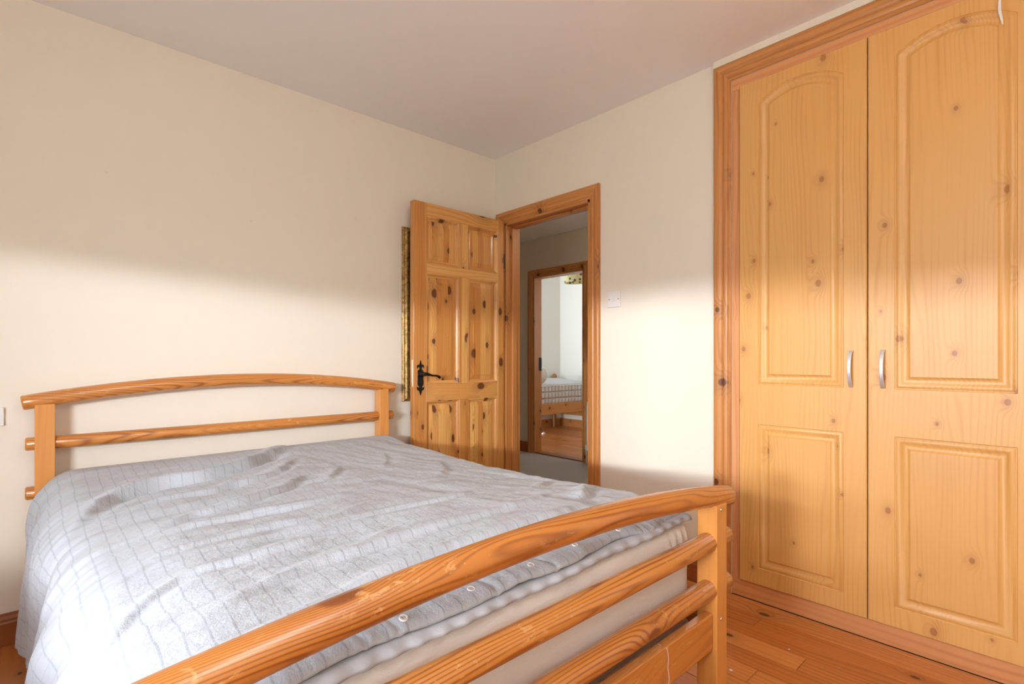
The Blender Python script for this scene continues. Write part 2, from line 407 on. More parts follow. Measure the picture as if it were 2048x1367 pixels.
# mitred architraves on planes x = const
ARCH = [(0, 0), (0, .006), (.004, .009), (.010, .009), (.013, .013), (.020, .016), (.026, .0165), (.034, .013), (.038, .017), (.046, .021), (.056, .022), (.066, .0215), (.072, .019), (.072, 0)]
def architrave(parent, xf, sgn, y0, y1, zt, zb=0.0, name='architrave', kind='trim', wscale=1.0, sides=(1, 1)):
    pr = [(d*wscale, h) for d, h in ARCH]; n = len(pr)
    st = {'l0': lambda d: (y0+d, zb), 'l1': lambda d: (y0+d, zt+d), 'r1': lambda d: (y1-d, zt+d), 'r0': lambda d: (y1-d, zb)}
    for k, (p, q) in enumerate((('l0', 'l1'), ('l1', 'r1'), ('r1', 'r0'))):
        V = []; F = []
        for s_ in (p, q):
            for d, h in pr:
                y, z = st[s_](d); V.append((xf+sgn*h, y, z))
        for i in range(n): F.append((i, (i+1) % n, n+(i+1) % n, n+i))
        F += [tuple(range(n)), tuple(range(n, 2*n))]
        mk(name, V, F, wood(kind, 'Y' if k == 1 else 'Z'), parent)

# doorway 1: lining, stops, architrave
df = thing('trim_2', (0, OY0, 0), kind='structure')
LT = .022
box('lining', (-.004, OY0-LT, 0), (T+.004, OY0, OZ), wood('trim', 'Z'), df, .001)
box('lining', (-.004, OY1, 0), (T+.004, OY1+LT, OZ), wood('trim', 'Z'), df, .001)
box('lining', (-.004, OY1, OZ-LT), (T+.004, OY0, OZ), wood('trim', 'Y'), df, .001)
for s_ in (0, 1):
    y = (OY0-LT, OY0-LT-.013) if s_ == 0 else (OY1+LT, OY1+LT+.013)
    box('door_stop', (.044, y[0], 0), (.085, y[1], OZ-LT), wood('trim', 'Z'), df, .002)
box('door_stop', (.044, OY1+LT, OZ-LT-.013), (.085, OY0-LT, OZ-LT), wood('trim', 'Y'), df, .002)
architrave(df, 0, -1, OY0-.006, OY1+.006, OZ-.006)
box('strike_plate', (.004, OY1+LT, .90), (.03, OY1+LT+.002, 1.05), M_brass, df)

# doorway 2 (hall to the far bedroom)
dg = thing('trim_3', (1.83, 1.45, 0), kind='structure')
Y0, Y1, Z2 = 1.45, .71, 2.0
box('lining', (1.826, Y0-LT, 0), (1.944, Y0, Z2), wood('trim', 'Z'), dg, .001)
box('lining', (1.826, Y1, 0), (1.944, Y1+LT, Z2), wood('trim', 'Z'), dg, .001)
box('lining', (1.826, Y1, Z2-LT), (1.944, Y0, Z2), wood('trim', 'Y'), dg, .001)
box('strike_plate', (1.90, Y0-LT-.003, .93), (1.944, Y0-LT, 1.08), M_iron, dg)
architrave(dg, 1.83, -1, Y0-.004, Y1+.004, Z2-.004)

# ------------------------------------------------------------------ wardrobe
wr = thing('wardrobe', (0.03, (WY0+WY1)/2, 0), 'built-in pine wardrobe with arched-panel double doors and bow handles', 'wardrobe')
architrave(wr, 0, -1, WY0, WY1, 2.335, name='architrave', wscale=1.04)
# carcass behind
bm = bmesh.new()
bm_box(bm, (.025, WY1, 0), (.62, WY1+.02, 2.33)); bm_box(bm, (.025, WY0-.02, 0), (.62, WY0, 2.33)); bm_box(bm, (.60, WY1, 0), (.62, WY0, 2.33)); bm_box(bm, (.025, WY1, 2.31), (.62, WY0, 2.33)); bm_box(bm, (.05, WY1, .0), (.62, WY0, .05))
from_bm('carcass', bm, M_dark, wr)
D0, DM, D1 = -1.690, -2.177, -2.664
ZB, ZT = .078, 2.292
box('face_frame_stile', (.006, WY0, .075), (.025, D0+.006, ZT-.006), wood('pink', 'Z'), wr, .001)
box('face_frame_stile', (.006, WY1, .075), (.025, D1-.0, ZT-.006), wood('pink', 'Z'), wr, .001)
box('face_frame_rail', (.005, WY1, ZT-.006), (.026, WY0, 2.335), wood('pink', 'Y'), wr, .001)
box('plinth', (.004, WY1, 0), (.026, WY0, .075), wood('pink', 'Y'), wr, .001)

def offset_poly(P, d):
    """inward offset of a counter-clockwise polygon in 2D"""
    n = len(P); out = []
    for i in range(n):
        a, b, c = Vector(P[i-1]), Vector(P[i]), Vector(P[(i+1) % n])
        e1 = (b-a).normalized(); e2 = (c-b).normalized()
        n1 = Vector((-e1.y, e1.x)); n2 = Vector((-e2.y, e2.x)); m = n1+n2; m = m/(m.dot(n1))
        out.append(tuple(b+m*d))
    return out
PROF = [(0, 0), (.0025, -.0028), (.005, -.0028), (.008, -.0006), (.013, .0002), (.018, -.0012), (.023, -.0055), (.029, -.0078), (.036, -.0074), (.043, -.0035), (.046, -.0014), (.047, .0)]
def ward_door(y0, y1, side):
    """y0 > y1; front faces -x at x=-.010"""
    xf, xb = -.010, .006
    d = link(bpy.data.objects.new('door', None), wr, (xf, (y0+y1)/2, ZB))
    # local coords: a = y0 - y (to the right), z
    Wd = y0-y1
    a0, a1 = .083, Wd-.083+.006
    def arch_pts(dd=0.0):
        P = [(a0+dd, .955+dd), (a1-dd, .955+dd)]
        c = (a0+a1)/2; hw = (a1-a0)/2; rise = .056; R = (hw*hw+rise*rise)/(2*rise); zc_ = 2.185+rise-R
        R -= dd; hw -= dd
        for k in range(25):
            x = c+hw-2*hw*k/24; P.append((x, zc_+math.sqrt(R*R-(x-c)**2)))
        return P
    low = [(a0, .152), (a1, .152), (a1, .782), (a0, .782)]
    holes = [arch_pts(), low]
    bm = bmesh.new(); r = .004
    to = lambda p, h: (xf - h, y0-p[0], p[1])
    outer = [(r, ZB+r), (Wd-r, ZB+r), (Wd-r, ZT-r), (r, ZT-r)]
    vo = [bm.verts.new(to(p, 0)) for p in outer]
    ed = [bm.edges.new((vo[i], vo[(i+1) % 4])) for i in range(4)]
    loops = []
    for hp in holes:
        vs = [bm.verts.new(to(p, 0)) for p in hp]; loops.append(vs)
        ed += [bm.edges.new((vs[i], vs[(i+1) % len(vs)])) for i in range(len(vs))]
    bmesh.ops.triangle_fill(bm, use_beauty=True, edges=ed)
    # rounded outer edge and back
    prev = vo
    for dd, dx in ((.0012, .0), (r, .004), (r, .016)):
        ring = [(r-dd, ZB+r-dd), (Wd-r+dd, ZB+r-dd), (Wd-r+dd, ZT-r+dd), (r-dd, ZT-r+dd)]
        cur = [bm.verts.new((xf+(dx if dd > .002 else .0006), y0-p[0], p[1])) for p in ring]
        for i in range(4): bm.faces.new((prev[i], prev[(i+1) % 4], cur[(i+1) % 4], cur[i]))
        prev = cur
    bm.faces.new(prev)
    from_bm('door_leaf', bm, wood('laminate', 'Z'), d)
    for hp in holes:
        V = []; F = []; n = len(hp)
        for dd, h in PROF:
            for p in (arch_pts(dd) if n > 4 else offset_poly(hp, dd)): V.append(to(p, h))
        for k in range(len(PROF)-1):
            for i in range(n): F.append((k*n+i, k*n+(i+1) % n, (k+1)*n+(i+1) % n, (k+1)*n+i))
        F.append(tuple(range((len(PROF)-1)*n, len(PROF)*n)))
        mk('raised_panel', V, F, wood('laminate', 'Z'), d, True)
    # bow handle
    yh = y1+.051 if side < 0 else y0-.049
    V = []; F = []; n = 16
    for i in range(n+1):
        tt = i/n; z = .958+.143*tt; h = .006+.024*math.sin(PI*tt)**.7 if 0 < tt < 1 else .0
        wd = .0075-.0015*math.sin(PI*tt)
        for (dy, dh) in ((-wd, 0), (-wd*.8, .0035), (wd*.8, .0035), (wd, 0)): V.append((xf-h-dh-.0003, yh+dy, z))
    for i in range(n):
        for k in range(4): F.append((i*4+k, i*4+(k+1) % 4, i*4+4+(k+1) % 4, i*4+4+k))
    F += [(0, 1, 2, 3), (n*4, n*4+1, n*4+2, n*4+3)]
    h = mk('bow_handle', V, F, M_steel, d, True); h['label'] = 'satin metal bow handle'
    return d
ward_door(D0, DM+.0015, -1)
dr = ward_door(DM-.0015, D1, 1)
# thin curled white strip at the head of the right door's arch
V = []; F = []
for i, (dy, z, w, h) in enumerate(((0, 2.262, .0012, .002), (.003, 2.235, .0035, .006), (.003, 2.205, .004, .007), (-.002, 2.175, .003, .004), (-.004, 2.160, .001, .001))):
    for s_, hh in ((-1, h), (1, h), (1, h+.001), (-1, h+.001)): V.append((-.0105-hh, -2.548+dy+s_*w, z))
for i in range(4):
    for k in range(4): F.append((i*4+k, i*4+(k+1) % 4, i*4+4+(k+1) % 4, i*4+4+k))
F += [(0, 1, 2, 3), (16, 17, 18, 19)]
mk('white_strip', V, F, M_white, dr)['label'] = 'thin curled white strip'
# caulk line along ceiling/architrave
bm = bmesh.new(); bm_box(bm, (-.024, WY1-.075, 2.4105), (-.0, WY0+.075, H)); box_o = from_bm('caulk_strip', bm, M_filler, wr)

# ------------------------------------------------------------------ door leaf (door_1), open against wall_back
HX, HY = -.020, -.110
dl = thing('door_1', (HX, HY, 0), kind='structure')
YF, YK = -.1205, -.0805   # front / back faces
XL, XR = -.7245, -.0240
xo = [(-.637, -.398), (-.325, -.080)]
zo = [(1.632, 1.91), (.915, 1.575), (.22, .815)]
def dbox(name, x0, x1, z0, z1, ax): return box(name, (x0, YF, z0), (x1, YK, z1), wood('door', ax), dl, .0012)
dbox('stile', XL, xo[0][0]-.0004, .008, 1.988, 'Z'); dbox('stile', xo[1][1]+.0004, XR, .008, 1.988, 'Z')
dbox('rail', xo[0][0], xo[1][1], zo[0][1], 1.988, 'X'); dbox('rail', xo[0][0], xo[1][1], zo[1][1], zo[0][0], 'X')
dbox('rail', xo[0][0], xo[1][1], zo[2][1], zo[1][0], 'X'); dbox('rail', xo[0][0], xo[1][1], .008, zo[2][0], 'X')
for z0, z1 in zo: dbox('mullion', xo[0][1], xo[1][0], z0+.0004, z1-.0004, 'Z')
for x0, x1 in xo:
    for z0, z1 in zo:
        cw = .022
        for nm, A, B, ax in (('moulding', (x0, z0), (x0, z1), 'Z'), ('moulding', (x1, z1), (x1, z0), 'Z'), ('moulding', (x0, z1), (x1, z1), 'X'), ('moulding', (x1, z0), (x0, z0), 'X')):
            cx, cz = (x0+x1)/2, (z0+z1)/2
            V = []
            for p in (A, B):
                sx = 1 if p[0] < cx else -1; sz = 1 if p[1] < cz else -1
                for dd, y in ((0, YF+.0008), (.004, YF+.001), (.009, YF+.005), (.016, YF+.012), (cw, YF+.0135), (cw, YF+.02), (0, YF+.02)):
                    V.append((p[0]+sx*dd, y, p[1]+sz*dd))
            n = 7; F = [(i, (i+1) % n, n+(i+1) % n, n+i) for i in range(n)] + [tuple(range(n)), tuple(range(n, 2*n))]
            mk(nm, V, F, wood('door', ax), dl)
        # raised panel: edge, shallow bevel, field
        rp = [(.015, .0155), (.022, .0155), (.050, .0105), (.0505, .0085)]; V = []; F = []
        for dd, dy in rp:
            for sx, sz in ((0, 0), (1, 0), (1, 1), (0, 1)):
                V.append(((x0+dd) if sx == 0 else (x1-dd), YF+dy, (z0+dd) if sz == 0 else (z1-dd)))
        for k in range(3):
            for i in range(4): F.append((k*4+i, k*4+(i+1) % 4, k*4+4+(i+1) % 4, k*4+4+i))
        F.append((12, 13, 14, 15))
        b0 = len(V)
        for sx, sz in ((0, 0), (1, 0), (1, 1), (0, 1)): V.append(((x0+.015) if sx == 0 else (x1-.015), YF+.026, (z0+.015) if sz == 0 else (z1-.015)))
        for i in range(4): F.append((i, (i+1) % 4, b0+(i+1) % 4, b0+i))
        F.append((b0, b0+1, b0+2, b0+3))
        mk('panel', V, F, wood('door', 'Z'), dl)
# latch plate in the lock edge
box('latch_plate', (XL-.0012, -.1085, .905), (XL+.001, -.0935, 1.062), M_brass, dl, .0006)
# iron handle plate
HR = [(0, 103), (3.5, 92), (6.5, 80), (9, 73), (13, 76), (19, 75.5), (24, 70), (25.5, 60), (22, 53), (19.5, 55), (20, 61), (17, 65), (12, 63), (8, 57), (6.5, 51), (10, 46), (17, 43), (19.5, 36), (19, 20), (20, 6), (19, -10), (20.5, -30), (19, -44), (13, -49), (9, -55), (13, -61), (18, -60.5), (19.5, -56), (23, -54), (25.5, -59), (24.5, -68), (18, -75), (11, -75.5), (9, -79), (6.5, -88), (3, -98), (0, -105)]
zc = .958; xh = -.680
pts = HR + [(-a, b) for a, b in HR[-2:0:-1]]
V = [(xh+a/1000, YF-.0005, zc+b/1000) for a, b in pts]; n = len(V)
V += [(xh+a*.93/1000, YF-.004, zc+b*.985/1000) for a, b in pts]
F = [tuple(range(n))[::-1], tuple(range(n, 2*n))] + [(i, (i+1) % n, n+(i+1) % n, n+i) for i in range(n)]
hp = mk('handle_plate', V, F, M_iron, dl); hp['label'] = 'black iron fleur-de-lis handle plate'
parts = [lathe_data([(.019, -.004), (.0195, -.009), (.016, -.018), (.011, -.024), (.010, -.046), (.006, -.050)], (xh, YF, zc+.022), 'Y', 24)]
parts.append(tube_data([(xh, YF-.040, zc+.022), (xh+.012, YF-.046, zc+.022), (xh+.030, YF-.046, zc+.018), (xh+.055, YF-.044, zc+.012), (xh+.080, YF-.043, zc+.011), (xh+.098, YF-.043, zc+.006), (xh+.106, YF-.043, zc-.001), (xh+.112, YF-.044, zc-.003)], [.009, .010, .0075, .0055, .0055, .0075, .009, .004], 14))
V, F = merge(parts); mk('lever_handle', V, F, M_iron, hp, True)
V, F = lathe_data([(.003, -.004), (.003, -.006)], (xh, YF, zc-.028), 'Y', 10); mk('keyhole', V, F, M_dark, hp)
for z in (.25, 1.72):
    V, F = tube_data([(-.0215, -.1165, z-.05), (-.0215, -.1165, z+.05)], .006, 12); mk('hinge', V, F, M_iron, dl)
dl.rotation_euler = (0, 0, math.radians(.3))

# ------------------------------------------------------------------ gilt frame on wall_back behind the door
fx0, fx1, fz0, fz1 = -.732, -.16, .815, 1.853
pf = thing('picture_frame', ((fx0+fx1)/2, 0, fz0), 'ornate gilt picture frame hanging half hidden behind the open pine door', 'frame')
fp = [(0, 0), (0, -.010), (.005, -.016), (.009, -.013), (.013, -.020), (.020, -.029), (.030, -.030), (.038, -.024), (.041, -.018), (.050, -.020), (.056, -.012), (.056, 0)]
cor = [(fx0, fz0, 1, 1), (fx0, fz1, 1, -1), (fx1, fz1, -1, -1), (fx1, fz0, -1, 1)]
for i in range(4):
    V = []
    for c in (cor[i], cor[(i+1) % 4]):
        for d, h in fp: V.append((c[0]+c[2]*d, h-.001, c[1]+c[3]*d))
    n = len(fp); F = [(k, (k+1) % n, n+(k+1) % n, n+k) for k in range(n)] + [tuple(range(n)), tuple(range(n, 2*n))]
    mk('frame_side', V, F, M_gilt, pf)
parts = []
z = fz0+.05
while z < fz1-.05:
    parts.append(lathe_data([(.001, -.004), (.0035, -.002), (.0035, .002), (.001, .004)], (fx0+.046, -.021, z), 'Z', 6)); z += .0095
V, F = merge(parts); o = mk('bead_row', V, F, M_gilt, pf); o['kind'] = 'stuff'
box('backing_panel', (fx0+.05, -.008, fz0+.05), (fx1-.05, -.002, fz1-.05), plain('dark_backing', (.10, .07, .05), .4), pf)

# ------------------------------------------------------------------ switch and socket
sw = thing('light_switch', (0, -1.0045, 1.393), 'white square single rocker light switch on wall between doorway and wardrobe', 'switch')
box('switch_plate', (-.009, -1.0475, 1.350), (-.0005, -.9615, 1.436), M_white, sw, .0025, 2)
box('rocker', (-.0135, -1.012, 1.380), (-.009, -.996, 1.406), M_white, sw, .001)
for y in (-.9745, -1.0345):
    V, F = lathe_data([(.0035, -.010), (.0035, -.0088)], (0, y, 1.393), 'X', 12); mk('screw', V, F, M_grey, sw)
so = thing('wall_socket', (-2.49, 0, .853), 'white double wall socket left of the bed, only its edge in frame', 'socket')
box('socket_plate', (-2.565, -.0125, .82), (-2.419, -.0005, .887), M_white, so, .002, 2)
for x in (-2.525, -2.46): box('rocker', (x-.005, -.016, .865), (x+.005, -.0125, .880), M_white, so, .001)

# ------------------------------------------------------------------ bed
bed = thing('bed', (-1.6, -1.05, 0), 'honey pine double bed with arched round-rail headboard and worn footboard', 'bed')
def arc_rail(xa, xb, y, ze, zp, n=28):
    c = (xa+xb)/2; hw = (xb-xa)/2
    R = (hw*hw+(zp-ze)**2)/(2*(zp-ze)); zc_ = zp-R
    return [(xa+(xb-xa)*i/n, y, zc_+math.sqrt(R*R-(xa+(xb-xa)*i/n-c)**2)) for i in range(n+1)]
def post(x0, x1, y0, y1, zt, foot):
    p = box('post', (x0, y0, 0), (x1, y1, zt), wood('bedpost', 'Z'), bed, .003, 2)
    yf = min(y0, y1)
    for z in ((.640, .331) if foot else ()):
        V, F = lathe_data([(.006, -.0005), (.0058, -.0022), (.003, -.003)], ((x0+x1)/2-.004, yf, z), 'Y', 14)
        mk('bolt', V, F, M_screw, p, True)
for x0, x1 in ((-2.336, -2.278), (-.927, -.871)): post(x0, x1, -.100, -.037, .898, False)
for x0, x1 in ((-2.336, -2.276), (-.931, -.869)): post(x0, x1, -2.030, -1.970, .654, True)
tube('top_rail', arc_rail(-2.371, -.823, -.070, .904, .971), .0275, wood('bed', 'X'), bed, 28, .006)['label'] = 'arched round headboard rail'
tube('top_rail', arc_rail(-2.400, -.800, -2.000, .656, .718), .0298, wood('bed', 'X'), bed, 32, .007)['label'] = 'arched round footboard rail with worn varnish'
for z, y, r in ((.750, -.068, .0245), (.567, -.068, .0245)): tube('round_rail', [(-2.362, y, z), (-1.9, y, z), (-1.3, y, z), (-.832, y, z)], r, wood('bed', 'X'), bed, 24, .005)
for z, y, r in ((.546, -2.002, .0275), (.412, -2.002, .0275)): tube('round_rail', [(-2.385, y, z), (-1.9, y, z), (-1.3, y, z), (-.822, y, z)], r, wood('bed', 'X'), bed, 24, .005)
box('cross_board', (-2.276, -2.018, .245), (-.931, -1.992, .350), wood('bed', 'X'), bed, .004, 2)
box('cross_board', (-2.278, -.085, .245), (-.927, -.060, .350), wood('bed', 'X'), bed, .004, 2)
for x in (-2.315, -.905): box('side_rail', (x-.012, -1.970, .23), (x+.012, -.100, .345), wood('bed', 'Y'), bed, .003)
for k in range(12): box('slat', (-2.30, -1.90+k*.155, .236), (-.92, -1.83+k*.155, .254), wood('pink', 'X'), bed, .002)

def smooth(x, a, b):
    t = np.clip((x-a)/(b-a), 0, 1); return t*t*(3-2*t)
# mattress
MX0, MX1, MY0, MY1 = -2.190, -.925, -1.945, -.112
def rbox(lo, hi, r, name, m, parent, nx=24, fn=None, seg=5):
    bm = bmesh.new(); bm_box(bm, lo, hi, r, seg)
    return from_bm(name, bm, m, parent, 'all')
mt = thing('mattress', (-1.6, -1.03, .255), 'thick double mattress with beige ticking and white ribbed piping on the pine bed', 'mattress')
bm = bmesh.new(); bm_box(bm, (MX0, MY0, .257), (MX1, MY1, .596), .035, 5)
for v in bm.verts:
    if v.co.z > .5 and v.co.x < -1.9: v.co.z -= .045
from_bm('mattress_body', bm, M_matt, mt, 'all')
def loop_rect(x0, x1, y0, y1, z, r, n=6):
    P = []
    for cx, cy, a0 in ((x1-r, y1-r, 0), (x0+r, y1-r, PI/2), (x0+r, y0+r, PI), (x1-r, y0+r, 1.5*PI)):
        for k in range(n+1): a = a0+PI/2*k/n; P.append((cx+r*math.cos(a), cy+r*math.sin(a), z))
    return P
Lp = loop_rect(MX0-.003, MX1+.003, MY0-.003, MY1+.003, .297, .04)
V, F = tube_data(Lp+[Lp[0]], .0085, 10); mk('piping', V, F, M_pipe, mt, True)
# fitted sheet: rings around the mattress
def sheet():
    V = []; F = []; rings = []
    base = loop_rect(MX0, MX1, MY0, MY1, 0, .045, 8)
    # resample to n points
    P = np.array([p[:2] for p in base]); Q = np.vstack([P, P[:1]]); L = np.r_[0, np.cumsum(np.hypot(*np.diff(Q, axis=0).T))]
    n = 640; s = np.linspace(0, L[-1], n, endpoint=False); xs = np.interp(s, L, Q[:, 0]); ys = np.interp(s, L, Q[:, 1])
    c = np.array([(MX0+MX1)/2, (MY0+MY1)/2])
    d1 = np.roll(np.c_[xs, ys], -1, 0)-np.roll(np.c_[xs, ys], 1, 0); nr = np.c_[d1[:, 1], -d1[:, 0]]; nr /= np.linalg.norm(nr, axis=1)[:, None]
    prof = [(-.004, .388), (.006, .386), (.009, .392), (.008, .42), (.007, .45), (.0075, .48), (.007, .505), (.010, .512), (.0065, .525), (.006, .55), (.006, .566), (.003, .581), (-.006, .593), (-.02, .600), (-.05, .603)]
    a = np.random.RandomState(3)
    ph = a.uniform(0, 6.28, 12); fr = a.uniform(3, 40, 12)
    cornerd = np.min([np.hypot(xs-X, ys-Y) for X in (MX0, MX1) for Y in (MY0, MY1)], axis=0)
    for k, (o, z) in enumerate(prof):
        w = sum(np.sin(fr[i]*s+ph[i]+z*(12+7*i)) for i in range(12))/12
        wr_ = .004*w*math.exp(-((z-.55)/.05)**2) + .0015*w
        gather = .007*np.sin(s*190+z*30)*np.exp(-(cornerd/.10)**2)*math.exp(-((z-.545)/.06)**2)
        amt = o + wr_ + gather
        zz = z - .04*smooth(-xs, 1.92, 2.15)*max(0, min(1, (z-.5)/.1)) + .004*np.sin(s*9+1.3)*(k < 3) + .003*w*(k > 8)
        V += list(zip(xs+nr[:, 0]*amt, ys+nr[:, 1]*amt, zz))
    K = len(prof)
    for k in range(K-1):
        for i in range(n): F.append((k*n+i, k*n+(i+1) % n, (k+1)*n+(i+1) % n, (k+1)*n+i))
    F.append(tuple(range((K-1)*n, K*n)))
    o = mk('fitted_sheet', V, F, M_sheet, None, 'all')
    tag(o, 'cream cotton fitted sheet stretched over the double mattress below the duvet', 'sheet')
sheet()

# duvet ---------------------------------------------------------------
def vnoise(x, y, seed, oct=3):
    r = np.random.RandomState(seed); out = np.zeros_like(x); amp = 1.0; f = 1.0
    for o in range(oct):
        G = r.rand(64, 64)
        xi = np.floor(x*f).astype(int); yi = np.floor(y*f).astype(int); fx = x*f-xi; fy = y*f-yi
        fx = fx*fx*(3-2*fx); fy = fy*fy*(3-2*fy)
        g = lambda a, b: G[a % 64, b % 64]
        out += amp*((g(xi, yi)*(1-fx)+g(xi+1, yi)*fx)*(1-fy)+(g(xi, yi+1)*(1-fx)+g(xi+1, yi+1)*fx)*fy-.5)
        amp *= .5; f *= 2.03
    return out
FOLDS = [  # polyline (x,y), height, ridge half width, asymmetry
 ([(-1.38, -.08), (-1.50, -.22), (-1.62, -.35), (-1.73, -.45), (-1.88, -.53), (-1.99, -.53), (-2.08, -.56), (-2.17, -.64), (-2.25, -.78), (-2.30, -.93)], .032, .028),
 ([(-1.56, -.66), (-1.68, -.84), (-1.8, -.92), (-1.92, -.98), (-2.02, -1.01), (-2.12, -1.07), (-2.2, -1.12)], .016, .022),
 ([(-1.40, -.62), (-1.48, -.76), (-1.58, -.86)], .007, .02),
 ([(-1.45, -1.02), (-1.7, -1.10), (-1.87, -1.10), (-2.02, -1.11), (-2.15, -1.15), (-2.22, -1.19)], .012, .018),
 ([(-1.75, -.62), (-1.87, -.72), (-1.98, -.74), (-2.08, -.78), (-2.16, -.84)], .012, .018),
 ([(-1.5, -.42), (-1.64, -.60), (-1.78, -.68), (-1.92, -.70)], .012, .02),
 ([(-1.7, -1.24), (-1.9, -1.25), (-2.09, -1.28), (-2.18, -1.32), (-2.25, -1.37)], .010, .016),
 ([(-1.5, -1.38), (-1.75, -1.42), (-1.98, -1.46), (-2.1, -1.46), (-2.16, -1.49), (-2.23, -1.55), (-2.30, -1.66), (-2.34, -1.74)], .008, .018),
 ([(-1.0, -1.50), (-1.2, -1.58), (-1.54, -1.60), (-1.76, -1.61), (-1.9, -1.62), (-2.01, -1.65), (-2.12, -1.70), (-2.22, -1.76)], .013, .020),
 ([(-1.05, -1.72), (-1.3, -1.745), (-1.6, -1.75), (-1.85, -1.76), (-2.1, -1.80)], .012, .020),
 ([(-1.1, -1.30), (-1.35, -1.35), (-1.6, -1.34), (-1.85, -1.36)], .009, .018),
 ([(-1.0, -.75), (-1.1, -.95), (-1.25, -1.1)], .005, .028),
 ([(-1.12, -.45), (-1.18, -.62), (-1.30, -.80)], .004, .025),
 ([(-.95, -1.55), (-1.02, -1.63), (-1.12, -1.66)], .018, .022),
 ([(-.93, -1.35), (-1.0, -1.42), (-1.1, -1.45)], .007, .022),
]
def fold_h(xu, y):
    h = np.zeros_like(xu)
    wob = .012*vnoise(xu*6, y*6, 5, 2)
    for pl_, A, w in FOLDS:
        P = np.array(pl_); Pc = np.vstack([2*P[0]-P[1], P, 2*P[-1]-P[-2]]); Q = []
        for j in range(1, len(Pc)-2):
            for tt in np.linspace(0, 1, 7, endpoint=False):
                p0, p1, p2, p3 = Pc[j-1:j+3]; Q.append(.5*(2*p1+(p2-p0)*tt+(2*p0-5*p1+4*p2-p3)*tt**2+(3*p1-p0-3*p2+p3)*tt**3))
        P = np.array(Q+[P[-1]]); best = np.full(xu.shape, 9.0); sgn = np.zeros_like(xu); along = np.zeros_like(xu)
        L = np.hypot(*np.diff(P, axis=0).T); cum = np.r_[0, np.cumsum(L)]
        for i in range(len(P)-1):
            a, b = P[i], P[i+1]; e = b-a
            t = np.clip(((xu-a[0])*e[0]+(y-a[1])*e[1])/(e@e), 0, 1)
            dx = xu-a[0]-t*e[0]; dy = y-a[1]-t*e[1]; d = np.hypot(dx, dy)
            s = np.sign(e[0]*dy-e[1]*dx); m = d < best
            best = np.where(m, d, best); sgn = np.where(m, s, sgn); along = np.where(m, (cum[i]+t*L[i])/cum[-1], along)
        taper = smooth(along, 0, .32)*smooth(1-along, 0, .34)
        d = best + wob*0.5
        up = np.where(sgn > 0, w*.55, w*1.5)      # steep on the foot side
        r = np.exp(-(d/up)**2)
        v = -.45*np.exp(-((best-w*1.3)/(w*.8))**2)*(sgn > 0)
        h += A*taper*(r+v)
    return h
